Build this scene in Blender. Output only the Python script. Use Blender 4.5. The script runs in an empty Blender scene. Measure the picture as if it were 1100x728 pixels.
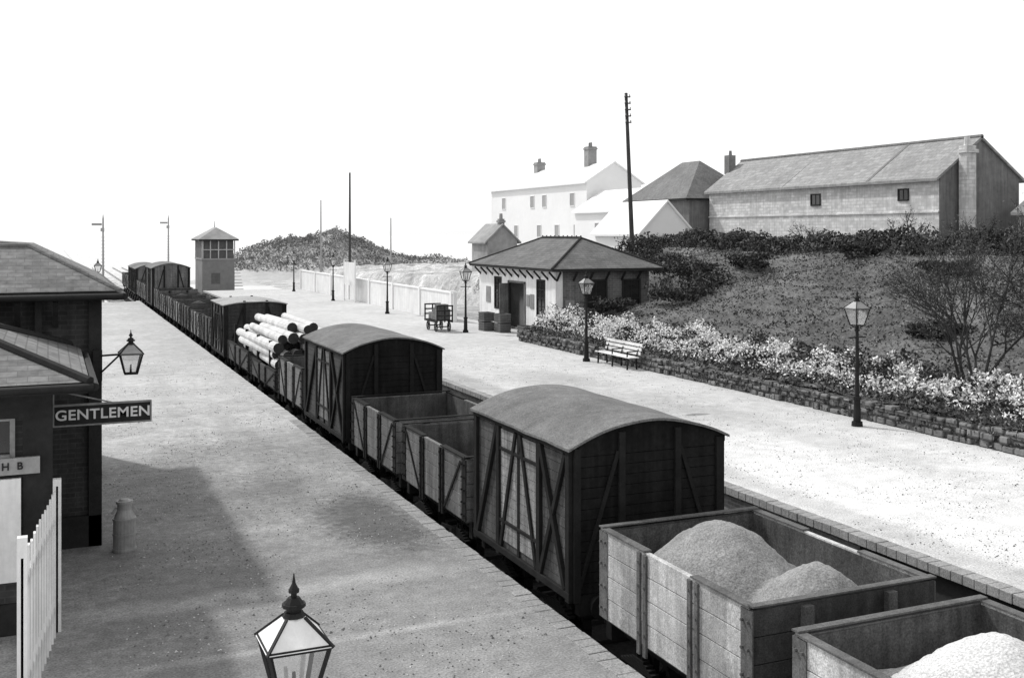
import bpy, math, random
from mathutils import Vector, Matrix, noise
random.seed(7)
sc = bpy.context.scene
D = bpy.data

# ------------------------------------------------------------ materials
def mat(name, c, var=.3, scale=1.2, fine=22, rough=.9, bump=.25, brick=None, axis='s',
        mortar=1.35, streak=0, stains=(), metal=0, grain=0, spec=.3, mid=None):
    m = D.materials.new(name); m.use_nodes = True
    nt = m.node_tree; N = nt.nodes; L = nt.links
    b = N['Principled BSDF']
    b.inputs['Roughness'].default_value = rough
    b.inputs['Metallic'].default_value = metal
    b.inputs['Specular IOR Level'].default_value = spec
    geo = N.new('ShaderNodeNewGeometry')
    def M(op, a, bb=None):
        n = N.new('ShaderNodeMath'); n.operation = op
        for i, v in enumerate((a, bb)):
            if v is None: continue
            if isinstance(v, (int, float)): n.inputs[i].default_value = v
            else: L.new(v, n.inputs[i])
        return n.outputs[0]
    def noisef(sc_, det=5, vec=None):
        n = N.new('ShaderNodeTexNoise'); n.inputs['Scale'].default_value = sc_
        n.inputs['Detail'].default_value = det
        n.inputs['Roughness'].default_value = .6
        L.new(vec or geo.outputs['Position'], n.inputs['Vector'])
        return n.outputs['Fac']
    def vary(f, amt):
        return M('MAXIMUM', M('ADD', M('MULTIPLY', M('SUBTRACT', f, .5), amt*4), 1.0), .15)
    n1 = noisef(scale, 6); n2 = noisef(fine, 4)
    f = M('MULTIPLY', M('MULTIPLY', vary(n1, var), vary(n2, var*.6)), c)
    h = n2
    if mid: f = M('MULTIPLY', f, vary(noisef(mid[0], 3), mid[1]))
    if grain:
        n3 = noisef(grain, 2)
        f = M('MULTIPLY', f, vary(n3, .45))
    if streak:
        mp = N.new('ShaderNodeMapping'); mp.inputs['Scale'].default_value = (7, 7, .5)
        L.new(geo.outputs['Position'], mp.inputs['Vector'])
        f = M('MULTIPLY', f, vary(noisef(1, 5, mp.outputs[0]), streak))
    sep = N.new('ShaderNodeSeparateXYZ'); L.new(geo.outputs['Position'], sep.inputs[0])
    X, Y, Z = sep.outputs
    if brick:
        cb = N.new('ShaderNodeCombineXYZ')
        L.new({'s': M('ADD', X, Y), 'x': X, 'y': Y}[axis], cb.inputs[0])
        L.new(Z, cb.inputs[1])
        bt = N.new('ShaderNodeTexBrick'); L.new(cb.outputs[0], bt.inputs['Vector'])
        bt.inputs['Color1'].default_value = (1.12, 1.12, 1.12, 1)
        bt.inputs['Color2'].default_value = (.82, .82, .82, 1)
        bt.inputs['Mortar'].default_value = (mortar, mortar, mortar, 1)
        bt.inputs['Scale'].default_value = 1
        bt.inputs['Brick Width'].default_value = brick[0]
        bt.inputs['Row Height'].default_value = brick[1]
        bt.inputs['Mortar Size'].default_value = brick[2]
        bt.inputs['Mortar Smooth'].default_value = .2
        f = M('MULTIPLY', f, bt.outputs['Color'])
        h = M('SUBTRACT', M('MULTIPLY', n2, .4), M('MULTIPLY', bt.outputs['Fac'], .6))
    for (sx, sy, rx, ry, amt, soft) in stains:  # elliptical multipliers: surface stains, plus light and shade painted into the colour
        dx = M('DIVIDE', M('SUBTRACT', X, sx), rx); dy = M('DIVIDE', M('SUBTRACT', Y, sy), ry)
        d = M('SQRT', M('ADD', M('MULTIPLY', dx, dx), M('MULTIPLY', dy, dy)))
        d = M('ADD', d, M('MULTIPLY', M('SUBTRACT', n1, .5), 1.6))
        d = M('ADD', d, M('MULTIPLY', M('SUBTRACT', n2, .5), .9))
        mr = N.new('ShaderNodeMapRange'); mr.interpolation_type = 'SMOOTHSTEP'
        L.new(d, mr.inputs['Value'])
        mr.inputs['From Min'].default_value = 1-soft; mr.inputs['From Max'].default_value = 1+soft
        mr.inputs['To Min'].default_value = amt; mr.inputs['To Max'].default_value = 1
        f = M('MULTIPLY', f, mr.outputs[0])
    f = M('MINIMUM', M('MAXIMUM', f, .005), .85)
    L.new(f, b.inputs['Base Color'])
    if bump:
        bp = N.new('ShaderNodeBump'); bp.inputs['Strength'].default_value = bump
        bp.inputs['Distance'].default_value = .03
        L.new(h, bp.inputs['Height']); L.new(bp.outputs[0], b.inputs['Normal'])
    return m

def glassmat():
    m = D.materials.new('lantern_glass'); m.use_nodes = True
    N = m.node_tree.nodes; L = m.node_tree.links
    out = N['Material Output']; N.remove(N['Principled BSDF'])
    t = N.new('ShaderNodeBsdfTransparent'); g = N.new('ShaderNodeBsdfGlossy')
    g.inputs['Roughness'].default_value = .08; g.inputs['Color'].default_value = (.8, .8, .8, 1)
    x = N.new('ShaderNodeMixShader'); x.inputs[0].default_value = .3
    L.new(t.outputs[0], x.inputs[1]); L.new(g.outputs[0], x.inputs[2]); L.new(x.outputs[0], out.inputs[0])
    return m

MT = dict(
 ground=mat('pale_ground', .6, .08, .05, 2, bump=0),
 ballast=mat('ballast', .05, .5, 1, 14, bump=1, grain=35, stains=[(9, 330, 90, 205, 12, .12)]),
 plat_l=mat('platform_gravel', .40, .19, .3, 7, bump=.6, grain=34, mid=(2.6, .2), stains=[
    (5.3, 18.3, .8, 1.6, .42, .5), (2.6, 15.3, 2.7, .3, 1.45, .6), (4.0, 12, 6, 13, .58, .7), (1.8, 20, 2, 7, .78, .6),  # last patch paints the building's shadow into the gravel; broad one darkens near end
    (3.3, 13.2, 2.4, .1, 1.4, .6), (3, 10.9, 1.8, .08, 1.3, .6), (-3, 8, 3.0, 7, 2.6, .3),  # last patch: white-out of the near-left corner put into the gravel colour
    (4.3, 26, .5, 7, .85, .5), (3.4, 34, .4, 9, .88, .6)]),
 plat_r=mat('platform_asphalt', .47, .15, .25, 6, bump=.5, grain=34, mid=(2.2, .17), stains=[(16, 30, 1.5, 6, .82, .6), (15, 46, 1, 5, .85, .6), (17.5, 21, .8, 5, .85, .6), (13.2, 30, .5, 30, .75, .5), (16.7, 25.5, .35, .15, .5, .4), (16, 16, 5, 7, 1.3, .5)]),  # last patch lightens the near end, overexposure put into the asphalt colour
 pebble=mat('pebble', .16, .4, 3, 20, bump=0), pebble_l=mat('pebble_light', .6, .2, 3, 20, bump=0),
 coping=mat('edging_brick', .27, .3, 1.5, 15, bump=.3, grain=50),
 coping_w=mat('edging_pale', .42, .2, 1.5, 15, bump=.3),
 face=mat('platform_brick', .22, .3, 1, 12, brick=(.23, .08, .012)),
 tar=mat('tarred_boards', .03, .3, 1, 12),  # darker tone for the near stretch of the platform face
 rail=mat('rail_steel', .3, .2, 3, 20, rough=.4, metal=.6, bump=0),
 sleeper=mat('sleeper_wood', .04, .4, 2, 20),
 iron=mat('black_iron', .015, .4, 4, 30, rough=.6, bump=.1, spec=.2),
 strap=mat('strap_iron', .016, .4, 4, 30, rough=.8, bump=.1, spec=.12),
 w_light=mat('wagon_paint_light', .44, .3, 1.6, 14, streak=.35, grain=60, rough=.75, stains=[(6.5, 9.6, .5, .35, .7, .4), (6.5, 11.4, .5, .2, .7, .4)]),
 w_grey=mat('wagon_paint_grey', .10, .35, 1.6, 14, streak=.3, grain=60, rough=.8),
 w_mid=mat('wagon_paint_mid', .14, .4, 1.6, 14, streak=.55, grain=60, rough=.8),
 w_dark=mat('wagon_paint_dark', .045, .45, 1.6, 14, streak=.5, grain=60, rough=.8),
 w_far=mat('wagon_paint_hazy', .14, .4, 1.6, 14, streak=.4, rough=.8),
 w_in=mat('wagon_inside', .08, .4, 2, 14, streak=.45, grain=50, spec=.15),
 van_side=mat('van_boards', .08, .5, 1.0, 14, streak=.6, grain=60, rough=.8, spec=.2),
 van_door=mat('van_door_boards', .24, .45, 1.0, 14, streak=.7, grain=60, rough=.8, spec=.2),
 van_end=mat('van_end_boards', .012, .5, 1.5, 14, streak=.6, rough=.8, spec=.1),  # near-black so the shade on the van ends is in the colour
 van_roof=mat('van_roof_canvas', .14, .3, 1.1, 10, grain=45, bump=.35, mid=(4, .2)),
 cattle_roof=mat('cattle_van_roof', .3, .3, 1.1, 10, grain=45),
 sand=mat('sand_load', .25, .16, 1.5, 16, bump=.8, grain=45, mid=(5, .2)),
 chalk=mat('pale_load', .55, .1, 1.5, 16, bump=.6, grain=45),
 log=mat('debarked_log', .55, .3, 2, 12, bump=.3), logend=mat('log_end', .03, .5, 4, 20),
 brick_d=mat('dark_brick', .05, .35, .8, 10, brick=(.23, .08, .01), streak=.3, spec=.15),
 slate_x=mat('slate_x', .13, .25, 1, 12, brick=(.4, .1, .008), axis='y', mortar=.6, streak=.25),
 slate_y=mat('slate_y', .13, .25, 1, 12, brick=(.4, .1, .008), axis='x', mortar=.6, streak=.25),
 slate_lx=mat('slate_near_x', .17, .2, 1, 12, brick=(.24, .055, .004), axis='y', mortar=.65, streak=.35),
 slate_ly=mat('slate_near_y', .17, .2, 1, 12, brick=(.24, .055, .004), axis='x', mortar=.65, streak=.35),
 white=mat('white_paint', .74, .1, 1.2, 12, streak=.16, rough=.6),
 trim=mat('dark_trim', .03, .3, 2, 12, spec=.15),
 brick_m=mat('station_brick', .13, .3, .6, 8, brick=(.3, .11, .015), streak=.25),
 glass=mat('window_glass', .02, .4, 1, 5, rough=.12, bump=0, spec=.6),
 lglass=glassmat(),
 barn=mat('barn_brick', .55, .16, .5, 3, brick=(.5, .2, .03), mortar=.85, streak=.16, bump=.1, mid=(2, .14)),
 barn_d=mat('barn_dark', .16, .3, .5, 3, streak=.3),
 bslate=mat('barn_slate', .28, .16, .4, 3, streak=.25, brick=(.5, .2, .02), axis='y', mortar=.8, bump=.1),
 haze=mat('pale_render', .78, .04, .3, 2, bump=0), hazeroof=mat('pale_roof', .5, .1, .3, 2, bump=0),  # aerial haze of the distance put into these pale base colours
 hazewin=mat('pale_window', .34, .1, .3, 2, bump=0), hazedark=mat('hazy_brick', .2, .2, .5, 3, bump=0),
 boxwin=mat('signal_box_window', .11, .3, .5, 3, bump=0),
 stone=mat('rubble_stone', .17, .4, 1.4, 9, brick=(.35, .2, .03), mortar=.35, bump=.8),
 soil=mat('soil_grass', .10, .5, .3, 5, bump=1, grain=12, mid=(1.1, .4), stains=[(40, 108, 60, 45, 4, .25)]),
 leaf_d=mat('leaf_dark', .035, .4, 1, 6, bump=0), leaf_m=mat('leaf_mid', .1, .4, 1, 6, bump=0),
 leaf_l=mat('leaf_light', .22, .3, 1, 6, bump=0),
 flower=mat('white_flower', .8, .05, 1, 6, bump=0),
 far_d=mat('far_foliage', .2, .3, .3, 2, bump=0), far_l=mat('far_foliage_light', .28, .3, .3, 2, bump=0),  # foliage paled: distance haze is part of the leaf colour
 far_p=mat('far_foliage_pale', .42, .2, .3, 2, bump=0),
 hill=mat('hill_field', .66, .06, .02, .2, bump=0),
 wood=mat('weathered_wood', .24, .3, 2, 14, streak=.2), pole=mat('pole_wood', .06, .3, 2, 14),
 bark=mat('bark', .05, .4, 3, 20), tin=mat('galvanised_tin', .3, .2, 3, 12, rough=.5),
)

# ------------------------------------------------------------ mesh builder
class B:
    def __init__(s): s.v = []; s.f = []; s.m = []; s.cur = 0
    def poly(s, pts):
        k = len(s.v); s.v += [tuple(p) for p in pts]; s.f.append(tuple(range(k, k+len(pts)))); s.m.append(s.cur)
    def box(s, x0, x1, y0, y1, z0, z1):
        if x0 > x1: x0, x1 = x1, x0
        if y0 > y1: y0, y1 = y1, y0
        k = len(s.v)
        s.v += [(x0,y0,z0),(x1,y0,z0),(x1,y1,z0),(x0,y1,z0),(x0,y0,z1),(x1,y0,z1),(x1,y1,z1),(x0,y1,z1)]
        for q in ((0,3,2,1),(4,5,6,7),(0,1,5,4),(1,2,6,5),(2,3,7,6),(3,0,4,7)):
            s.f.append(tuple(k+i for i in q)); s.m.append(s.cur)
        return s
    def beam(s, p0, p1, w, t, up=(0,0,1)):
        p0 = Vector(p0); p1 = Vector(p1); a = (p1-p0).normalized(); u = Vector(up)
        sd = a.cross(u)
        if sd.length < 1e-4: sd = a.cross(Vector((1,0,0)))
        sd.normalize(); u = sd.cross(a)
        k = len(s.v)
        for p in (p0, p1):
            for (i, j) in ((-1,-1),(1,-1),(1,1),(-1,1)):
                s.v.append(tuple(p+sd*i*w/2+u*j*t/2))
        for q in ((3,2,1,0),(4,5,6,7),(0,1,5,4),(1,2,6,5),(2,3,7,6),(3,0,4,7)):
            s.f.append(tuple(k+i for i in q)); s.m.append(s.cur)
        return s
    def cyl(s, p0, p1, r0, r1=None, n=12, caps=True, mc=None):
        r1 = r0 if r1 is None else r1
        p0 = Vector(p0); p1 = Vector(p1); a = (p1-p0).normalized()
        u = a.cross(Vector((0,0,1)) if abs(a.z) < .9 else Vector((1,0,0))).normalized(); w = a.cross(u)
        k = len(s.v)
        for p, r in ((p0,r0),(p1,r1)):
            for i in range(n):
                t = 2*math.pi*i/n; s.v.append(tuple(p+(u*math.cos(t)+w*math.sin(t))*r))
        for i in range(n):
            j = (i+1) % n; s.f.append((k+i,k+j,k+n+j,k+n+i)); s.m.append(s.cur)
        if caps:
            s.f.append(tuple(k+i for i in reversed(range(n)))); s.m.append(s.cur if mc is None else mc)
            s.f.append(tuple(k+n+i for i in range(n))); s.m.append(s.cur if mc is None else mc)
        return s
    def out(s, name, mats, parent=None, bevel=0, smooth=False):
        me = D.meshes.new(name); me.from_pydata(s.v, [], s.f)
        if not isinstance(mats, (list, tuple)): mats = [mats]
        for m in mats: me.materials.append(MT[m] if isinstance(m, str) else m)
        me.polygons.foreach_set('material_index', s.m)
        if smooth: me.polygons.foreach_set('use_smooth', [True]*len(s.f))
        me.update(); me.validate()
        o = D.objects.new(name, me); sc.collection.objects.link(o)
        if parent:
            o.parent = parent; o.matrix_parent_inverse = Matrix.Translation(-parent.location)
        if bevel:
            md = o.modifiers.new('bevel', 'BEVEL'); md.width = bevel; md.segments = 2; md.limit_method = 'ANGLE'
        return o
def empty(name, loc=(0,0,0)):
    e = D.objects.new(name, None); e.location = loc; e.empty_display_size = .3
    sc.collection.objects.link(e); return e

# ------------------------------------------------------------ ground, track, platforms
g = B(); g.poly([(-2500,-600,-1.3),(2500,-600,-1.3),(2500,4000,-1.3),(-2500,4000,-1.3)]); g.out('ground', 'ground')
RZ = -.9
g = B(); g.poly([(5,-10,-1.12),(14.5,-10,-1.12),(14.5,420,-1.12),(5,420,-1.12)]); g.out('track_bed', 'ballast')
T1, T2 = 7.7, 11.05
for tx in (T1, T2):
    e = empty('railway_track', (tx, 0, RZ))
    r = B()
    for sx in (-.75, .75):
        r.box(tx+sx-.035, tx+sx+.035, -8, 200, RZ-.05, RZ); r.box(tx+sx-.012, tx+sx+.012, -8, 200, RZ-.12, RZ-.05)
        r.box(tx+sx-.07, tx+sx+.07, -8, 200, RZ-.15, RZ-.12)
    r.out('rails', 'rail', e)
    s = B(); y = -7
    while y < 125:
        s.box(tx-1.3+random.uniform(-.04,.04), tx+1.3, y, y+.25, -1.2, RZ-.15); y += .76
    s.out('sleepers', 'sleeper', e)

g = B(); g.box(-14, 6.02, -6, 84, -1.29, -.0)
g.poly([(-14,84,0),(6.02,84,0),(6.02,92,-1.2),(-14,92,-1.2)])
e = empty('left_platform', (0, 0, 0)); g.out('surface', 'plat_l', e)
def edging(xa, xb, y1, pale=999):
    c = B(); y = -2
    while y < y1:
        w = .225 if y < 45 else .9
        c.cur = 1 if y > pale else 0
        j = random.uniform(-.008, .008)
        c.box(xa+j, xb+j, y, y+w-.012, -.14, .006+random.uniform(0,.01)); y += w
    return c
edging(6.0, 6.27, 84, 29).out('edging_bricks', ['coping', 'coping_w'], e, .008)
g = B(); g.box(6.06, 6.12, -6, 84, -1.28, -.145); g.out('brick_face', 'face', e)

def pebbles(name, x0, x1, y0, y1, n):
    b = B()
    for i in range(n):
        x = random.uniform(x0, x1); y = y0+(y1-y0)*random.random()**1.5
        if noise.noise((x*.6, y*.6, 4)) < -.12: continue
        r = random.uniform(.006, .02)*(1.6 if random.random() < .06 else 1); b.cur = 1 if random.random() < .4 else 0
        a = random.random()*6.28; P = [(x+r*math.cos(a+k*2.1), y+r*math.sin(a+k*2.1), .003) for k in range(3)]; t = (x, y, r*.9)
        for k in range(3): b.poly([P[k], P[(k+1)%3], t])
    b.out(name, ['pebble', 'pebble_l'])
pebbles('loose_gravel', .9, 5.9, 8.5, 45, 9000)
pebbles('loose_gravel', 12.9, 20.2, 12, 45, 8000)

e = empty('right_platform', (13, 0, 0))
g = B(); g.box(12.75, 22.9, -6, 97, -1.29, 0)
g.poly([(12.75,97,0),(19,97,0),(19,103,-1.2),(12.75,103,-1.2)])
g.out('surface', 'plat_r', e)
edging(12.48, 12.76, 97, 45).out('edging_bricks', ['coping', 'coping_w'], e, .008)
g = B(); g.cur = 1; g.box(12.63, 12.7, -6, 14.3, -1.28, -.145); g.cur = 0; g.box(12.64, 12.71, 14.3, 97, -1.28, -.145)  # near stretch of the face darker, brick tone beyond
g.out('brick_face', ['face', 'tar'], e)

# ------------------------------------------------------------ rolling stock
XL, XR = 6.5, 8.9
def running_gear(e, y0, y1, light=False):
    b = B()
    for x in (XL+.28, XR-.40): b.box(x, x+.12, y0+.05, y1-.05, -.07, .17)
    b.box(XL+.1, XR-.1, y0-.02, y0+.12, -.1, .18); b.box(XL+.1, XR-.1, y1-.12, y1+.02, -.1, .18)
    ly = y1-y0; ys = (y0+ly*.22, y1-ly*.22)
    for yy in ys:
        b.cyl((T1-.8, yy, -.43), (T1+.8, yy, -.43), .06, n=8)
        for x in (T1-.8, T1+.8):
            s = -1 if x < T1 else 1
            for i in range(20):
                a0 = 2*math.pi*i/20; a1 = 2*math.pi*(i+1)/20
                P = lambda a, r: (x, yy+math.cos(a)*r, -.43+math.sin(a)*r)
                b.beam(P(a0,.43), P(a1,.43), .12, .08, (0, math.cos(a0), math.sin(a0)))
            for i in range(4):
                a = math.pi*i/4
                b.beam((x, yy+math.cos(a)*.42, -.43+math.sin(a)*.42), (x, yy-math.cos(a)*.42, -.43-math.sin(a)*.42), .04, .07, (1,0,0))
            xo = x+s*.22
            b.box(xo-.09, xo+.09, yy-.13, yy+.13, -.56, -.27)
            b.beam((xo, yy-.18, -.56), (xo, yy-.05, -.05), .05, .05, (1,0,0)); b.beam((xo, yy+.18, -.56), (xo, yy+.05, -.05), .05, .05, (1,0,0))
            for i in range(5):
                w = .42-.07*i; b.box(xo-.05, xo+.05, yy-w, yy+w, -.26+.03*i, -.235+.03*i)
    xo = XL+.2
    b.beam((xo, (y0+y1)/2, -.3), (xo, y0+.4, -.12), .03, .06)
    b.cyl((XL+.3, (y0+y1)/2, -.3), (XR-.3, (y0+y1)/2, -.3), .04, n=8)
    for yy, s in ((y0, -1), (y1, 1)):
        for x in (T1-.86, T1+.86):
            b.cyl((x, yy, .06), (x, yy+s*.2, .06), .09, .07, 10); b.cyl((x, yy+s*.2, .06), (x, yy+s*.235, .06), .17, .165, 14)
        b.cyl((T1, yy, .04), (T1, yy+s*.2, 0), .035, n=8)
    b.out('running_gear', 'iron', e)

def mound(e, name, y0, y1, base, peaks, m):
    b = B(); nx, ny = 44, 64
    for j in range(ny+1):
        for i in range(nx+1):
            x = XL+.08+(XR-XL-.16)*i/nx; y = y0+(y1-y0)*j/ny
            z = base
            for (px, py, h, r) in peaks:
                d = math.hypot(x-px, (y-py)*1.0)/r
                if d < 1:
                    q = base+h*(math.cos(d*math.pi)*.5+.5)*.75+h*.25*(1-d); z = max(z, q)
            z += noise.noise((x*2.2, y*2.2, base))*.06+noise.noise((x*9, y*9, base))*.022+noise.noise((x*24, y*24, base))*.014
            b.v.append((x, y, z))
    for j in range(ny):
        for i in range(nx):
            k = j*(nx+1)+i; b.f.append((k, k+1, k+nx+2, k+nx+1)); b.m.append(0)
    b.out(name, m, e, smooth=True)

def open_wagon(y0, y1, ztop, paint, planks=5, load=None, end=None, diag=True):
    e = empty('goods_wagon', ((XL+XR)/2, (y0+y1)/2, RZ)); end = end or paint
    running_gear(e, y0, y1)
    b = B(); zb = .19; hp = (ztop-zb)/planks; t = .07
    for i in range(planks):
        z0 = zb+i*hp; z1 = z0+hp-.009; j = [random.uniform(0,.006) for _ in range(4)]
        b.cur = 0
        b.box(XL+j[0], XL+t+j[0], y0+t, y1-t, z0, z1); b.box(XR-t-j[1], XR-j[1], y0+t, y1-t, z0, z1)
        b.cur = 1
        b.box(XL+.003, XR-.003, y0+j[2], y0+t-.002, z0, z1); b.box(XL+.003, XR-.003, y1-t+.002, y1-j[3], z0, z1)
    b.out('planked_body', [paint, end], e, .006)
    b = B(); b.box(XL+.02, XR-.02, y0+.02, y1-.02, zb-.02, zb+.05)
    b.box(XL+t+.008, XL+t+.016, y0+t+.01, y1-t-.01, zb+.05, ztop-.03); b.box(XR-t-.016, XR-t-.008, y0+t+.01, y1-t-.01, zb+.05, ztop-.03)
    b.box(XL+t+.02, XR-t-.02, y0+t+.005, y0+t+.012, zb+.05, ztop-.03); b.box(XL+t+.02, XR-t-.02, y1-t-.012, y1-t-.005, zb+.05, ztop-.03)
    b.out('lining_and_floor', 'w_in', e)
    b = B(); ym = (y0+y1)/2; L_ = y1-y0
    for x, s in ((XL, -1), (XR, 1)):
        for yy, w in ((y0+.1,.2),(y1-.1,.2)):
            b.box(x+s*.012, x-s*.004, yy-w/2, yy+w/2, zb+.01, ztop-.02)
        for yy in (ym-.62, ym-.48, ym+.48, ym+.62, ):
            b.box(x+s*.028, x-s*.003, yy-.035, yy+.035, zb-.12, ztop-.03)
        if diag:
            b.beam((x+s*.014, y0+.25, ztop-.08), (x+s*.014, ym-.7, zb+.03), .015, .05, (0,0,1))
            b.beam((x+s*.014, y1-.25, ztop-.08), (x+s*.014, ym+.7, zb+.03), .015, .05, (0,0,1))
        b.box(x+s*.02, x-s*.09, y0+.05, ym-.5, ztop-.002, ztop+.018); b.box(x+s*.02, x-s*.09, ym+.5, y1-.05, ztop-.002, ztop+.018)
    for yy, s in ((y0,-1),(y1,1)):
        for x in (T1-.55, T1+.55): b.box(x-.06, x+.06, yy+s*.07, yy-s*.003, -.08, ztop-.03)
        b.box(XL-.01, XR+.01, yy+s*.015, yy-s*.08, ztop+.02, ztop+.038)
    for yy in (y0+.06, y0+.16, y1-.06, y1-.16, ym-.62, ym-.48, ym+.48, ym+.62):
        for i in range(planks):
            z = zb+(i+.5)*hp; b.cyl((XL-.01, yy, z), (XL-.042, yy, z), .017, n=6)
    b.out('ironwork', 'strap' if not paint == 'w_light' else 'w_grey', e)
    if load: mound(e, 'load', y0+.09, y1-.09, *load)
    return e

def van(y0, y1, ze, side, end, rise=.3, braces=True, name='goods_van', roofm='van_roof', door=None):
    e = empty(name, ((XL+XR)/2, (y0+y1)/2, RZ)); running_gear(e, y0, y1)
    zb = .19; b = B(); n = 14; hp = (ze-zb)/n; ym = (y0+y1)/2
    for i in range(n):
        z0 = zb+i*hp; z1 = z0+hp-.008; j = random.uniform(0,.006)
        b.cur = 0; b.box(XL+j, XL+.06, y0+.06, y1-.06, z0, z1); b.box(XR-.06, XR-j, y0+.06, y1-.06, z0, z1)
        b.cur = 1; b.box(XL+.003, XR-.003, y0+j, y0+.06, z0, z1); b.box(XL+.003, XR-.003, y1-.06, y1-j, z0, z1)
        if door:
            b.cur = 2
            for ya, yb in ((ym-.68, ym-.045), (ym+.045, ym+.68)):
                if zb+.05 < z0 < ze-.2: b.box(XL-.018, XL-.001, ya, yb, z0, z1); b.box(XR+.001, XR+.018, ya, yb, z0, z1)
    K = 14
    def rz(x, off=0): return ze-.02+off+rise*(1-((x-T1)/1.25)**2)
    b.cur = 1
    for yy0, yy1 in ((y0+.004, y0+.06), (y1-.06, y1-.004)):
        for i in range(K):
            xa = XL+.01+(XR-XL-.02)*i/K; xb = XL+.01+(XR-XL-.02)*(i+1)/K
            p = [(xa, ze-.01), (xb, ze-.01), (xb, rz(xb)), (xa, rz(xa))]
            b.poly([(x, yy0, z) for x, z in p]); b.poly([(x, yy1, z) for x, z in reversed(p)])
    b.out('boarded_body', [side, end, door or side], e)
    b = B()
    for x, s in ((XL,-1),(XR,1)):
        for yy in (y0+.06, y1-.06, ym-.75, ym+.75): b.box(x+s*.055, x-s*.003, yy-.06, yy+.06, zb-.1, ze-.03)
        b.box(x+s*.03, x-s*.003, ym-.04, ym+.04, zb+.01, ze-.05)
        b.box(x+s*.06, x-s*.003, y0-.01, y1+.01, ze-.1, ze); b.box(x+s*.06, x-s*.003, y0-.01, y1+.01, zb-.06, zb+.04)
        if braces:
            q = x+s*.03
            b.beam((q, y0+.15, zb+.05), (q, ym-.8, ze-.12), .06, .09, (0,0,1)); b.beam((q, y0+.15, ze-.12), (q, ym-.8, zb+.05), .05, .08, (0,0,1))
            b.beam((q, y1-.15, zb+.05), (q, ym+.8, ze-.12), .06, .09, (0,0,1))
            b.beam((q, ym-.66, zb+.05), (q, ym-.08, ze-.12), .04, .08, (0,0,1)); b.beam((q, ym+.66, zb+.05), (q, ym+.08, ze-.12), .04, .08, (0,0,1))
        for z in (zb+.45, ze-.45): b.box(x+s*.045, x-s*.003, ym-.72, ym+.72, z-.025, z+.025)
    for yy, s in ((y0,-1),(y1,1)):
        for x in (XL+.06, XR-.06, T1-.45, T1+.45): b.box(x-.05, x+.05, yy+s*.05, yy-s*.003, zb-.1, ze-.02+(.18 if abs(x-T1) < 1 else 0))
        b.beam((XL+.1, yy+s*.02, zb+.1), (T1-.5, yy+s*.02, ze-.1), .03, .06, (0,0,1)); b.beam((XR-.1, yy+s*.02, zb+.1), (T1+.5, yy+s*.02, ze-.1), .03, .06, (0,0,1))
    b.out('framing', 'strap', e, .006)
    b = B(); K = 24; x0, x1 = XL-.09, XR+.09; nn = 10
    for lay, o in ((0, .035), (1, 0)):
        for j in range(nn+1):
            y = y0-.08+(y1-y0+.16)*j/nn
            for i in range(K+1):
                x = x0+(x1-x0)*i/K; b.v.append((x, y, rz(x, o)+(noise.noise((x*1.5, y*1.5, 0))*.02)))
    W = K+1; S = W*(nn+1)
    for j in range(nn):
        for i in range(K):
            k = j*W+i; b.f.append((k, k+1, k+W+1, k+W)); b.f.append((S+k, S+k+W, S+k+W+1, S+k+1)); b.m += [0, 0]
    for i in range(K):
        b.f.append((i, S+i, S+i+1, i+1)); q = nn*W+i; b.f.append((q, q+1, S+q+1, S+q)); b.m += [0, 0]
    for j in range(nn):
        k = j*W; b.f.append((k, k+W, S+k+W, S+k)); k += K; b.f.append((k, S+k, S+k+W, k+W)); b.m += [0, 0]
    b.out('arched_roof', roofm, e, smooth=False)
    return e

open_wagon(3.6, 8.27, 1.3, 'w_light', 4, (.75, [(7.8, 7.0, .75, 1.4), (7.7, 5, .8, 1.5)], 'chalk'), end='w_grey', diag=False)  # ends darker than sides: shade put into the end colour
open_wagon(8.9, 12.15, 1.31, 'w_light', 4, (.72, [(7.55, 11.0, .86, 1.5), (7.85, 9.6, .7, 1.1)], 'sand'), end='w_dark', diag=False)  # dark end colour paints the shade on the ends of this light wagon
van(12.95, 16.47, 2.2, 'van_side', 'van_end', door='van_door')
w = open_wagon(16.95, 20.5, 1.26, 'w_mid', 5)
open_wagon(20.95, 24.4, 1.25, 'w_mid', 5)
van(25.0, 29.2, 2.25, 'w_dark', 'van_end', door='w_mid')
open_wagon(29.7, 33.1, 1.28, 'w_mid', 5)
open_wagon(33.6, 38.0, .75, 'w_dark', 3)
open_wagon(38.5, 43.2, .85, 'w_dark', 3)
s = B()
n = 10
for j in range(n+1):
    for i in range(n+1):
        x = 8.05+.7*i/n; y = 17.5+1.3*j/n
        s.v.append((x, y, .62+.45*i/n+noise.noise((x*4, y*4, 3))*.18))
for j in range(n):
    for i in range(n):
        k = j*(n+1)+i; s.f.append((k, k+1, k+n+2, k+n+1)); s.m.append(0)
s.out('sheet', 'white', w)
# logs
e = empty('log_pile', (T1, 38, .9)); b = B()
for row, cnt in enumerate((7, 7, 7, 6, 3)):
    for i in range(cnt):
        r = random.uniform(.15, .18); x = T1+(i-(cnt-1)/2)*.325+random.uniform(-.04,.04)
        ya = 33.5+random.uniform(0,1.4)+row*.12; yb = ya+random.uniform(5.2,7.0)
        zz = .88+row*.265
        b.cyl((x, ya, zz+random.uniform(-.04,.04)), (x+random.uniform(-.2,.2), yb, zz+random.uniform(-.06,.06)), r, r*.82, 12, True, 1)
b.out('logs', ['log', 'logend'], e)
b = B()
for yy in (35, 37.2, 39.5, 42):
    for x in (XL+.12, XR-.12): b.box(x-.05, x+.05, yy-.05, yy+.05, .1, 1.6)
b.out('stanchions', 'strap', e)
van(43.9, 47.4, 2.2, 'w_mid', 'w_dark', rise=.12, name='cattle_van', roofm='cattle_roof')
y = 47.9
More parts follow.
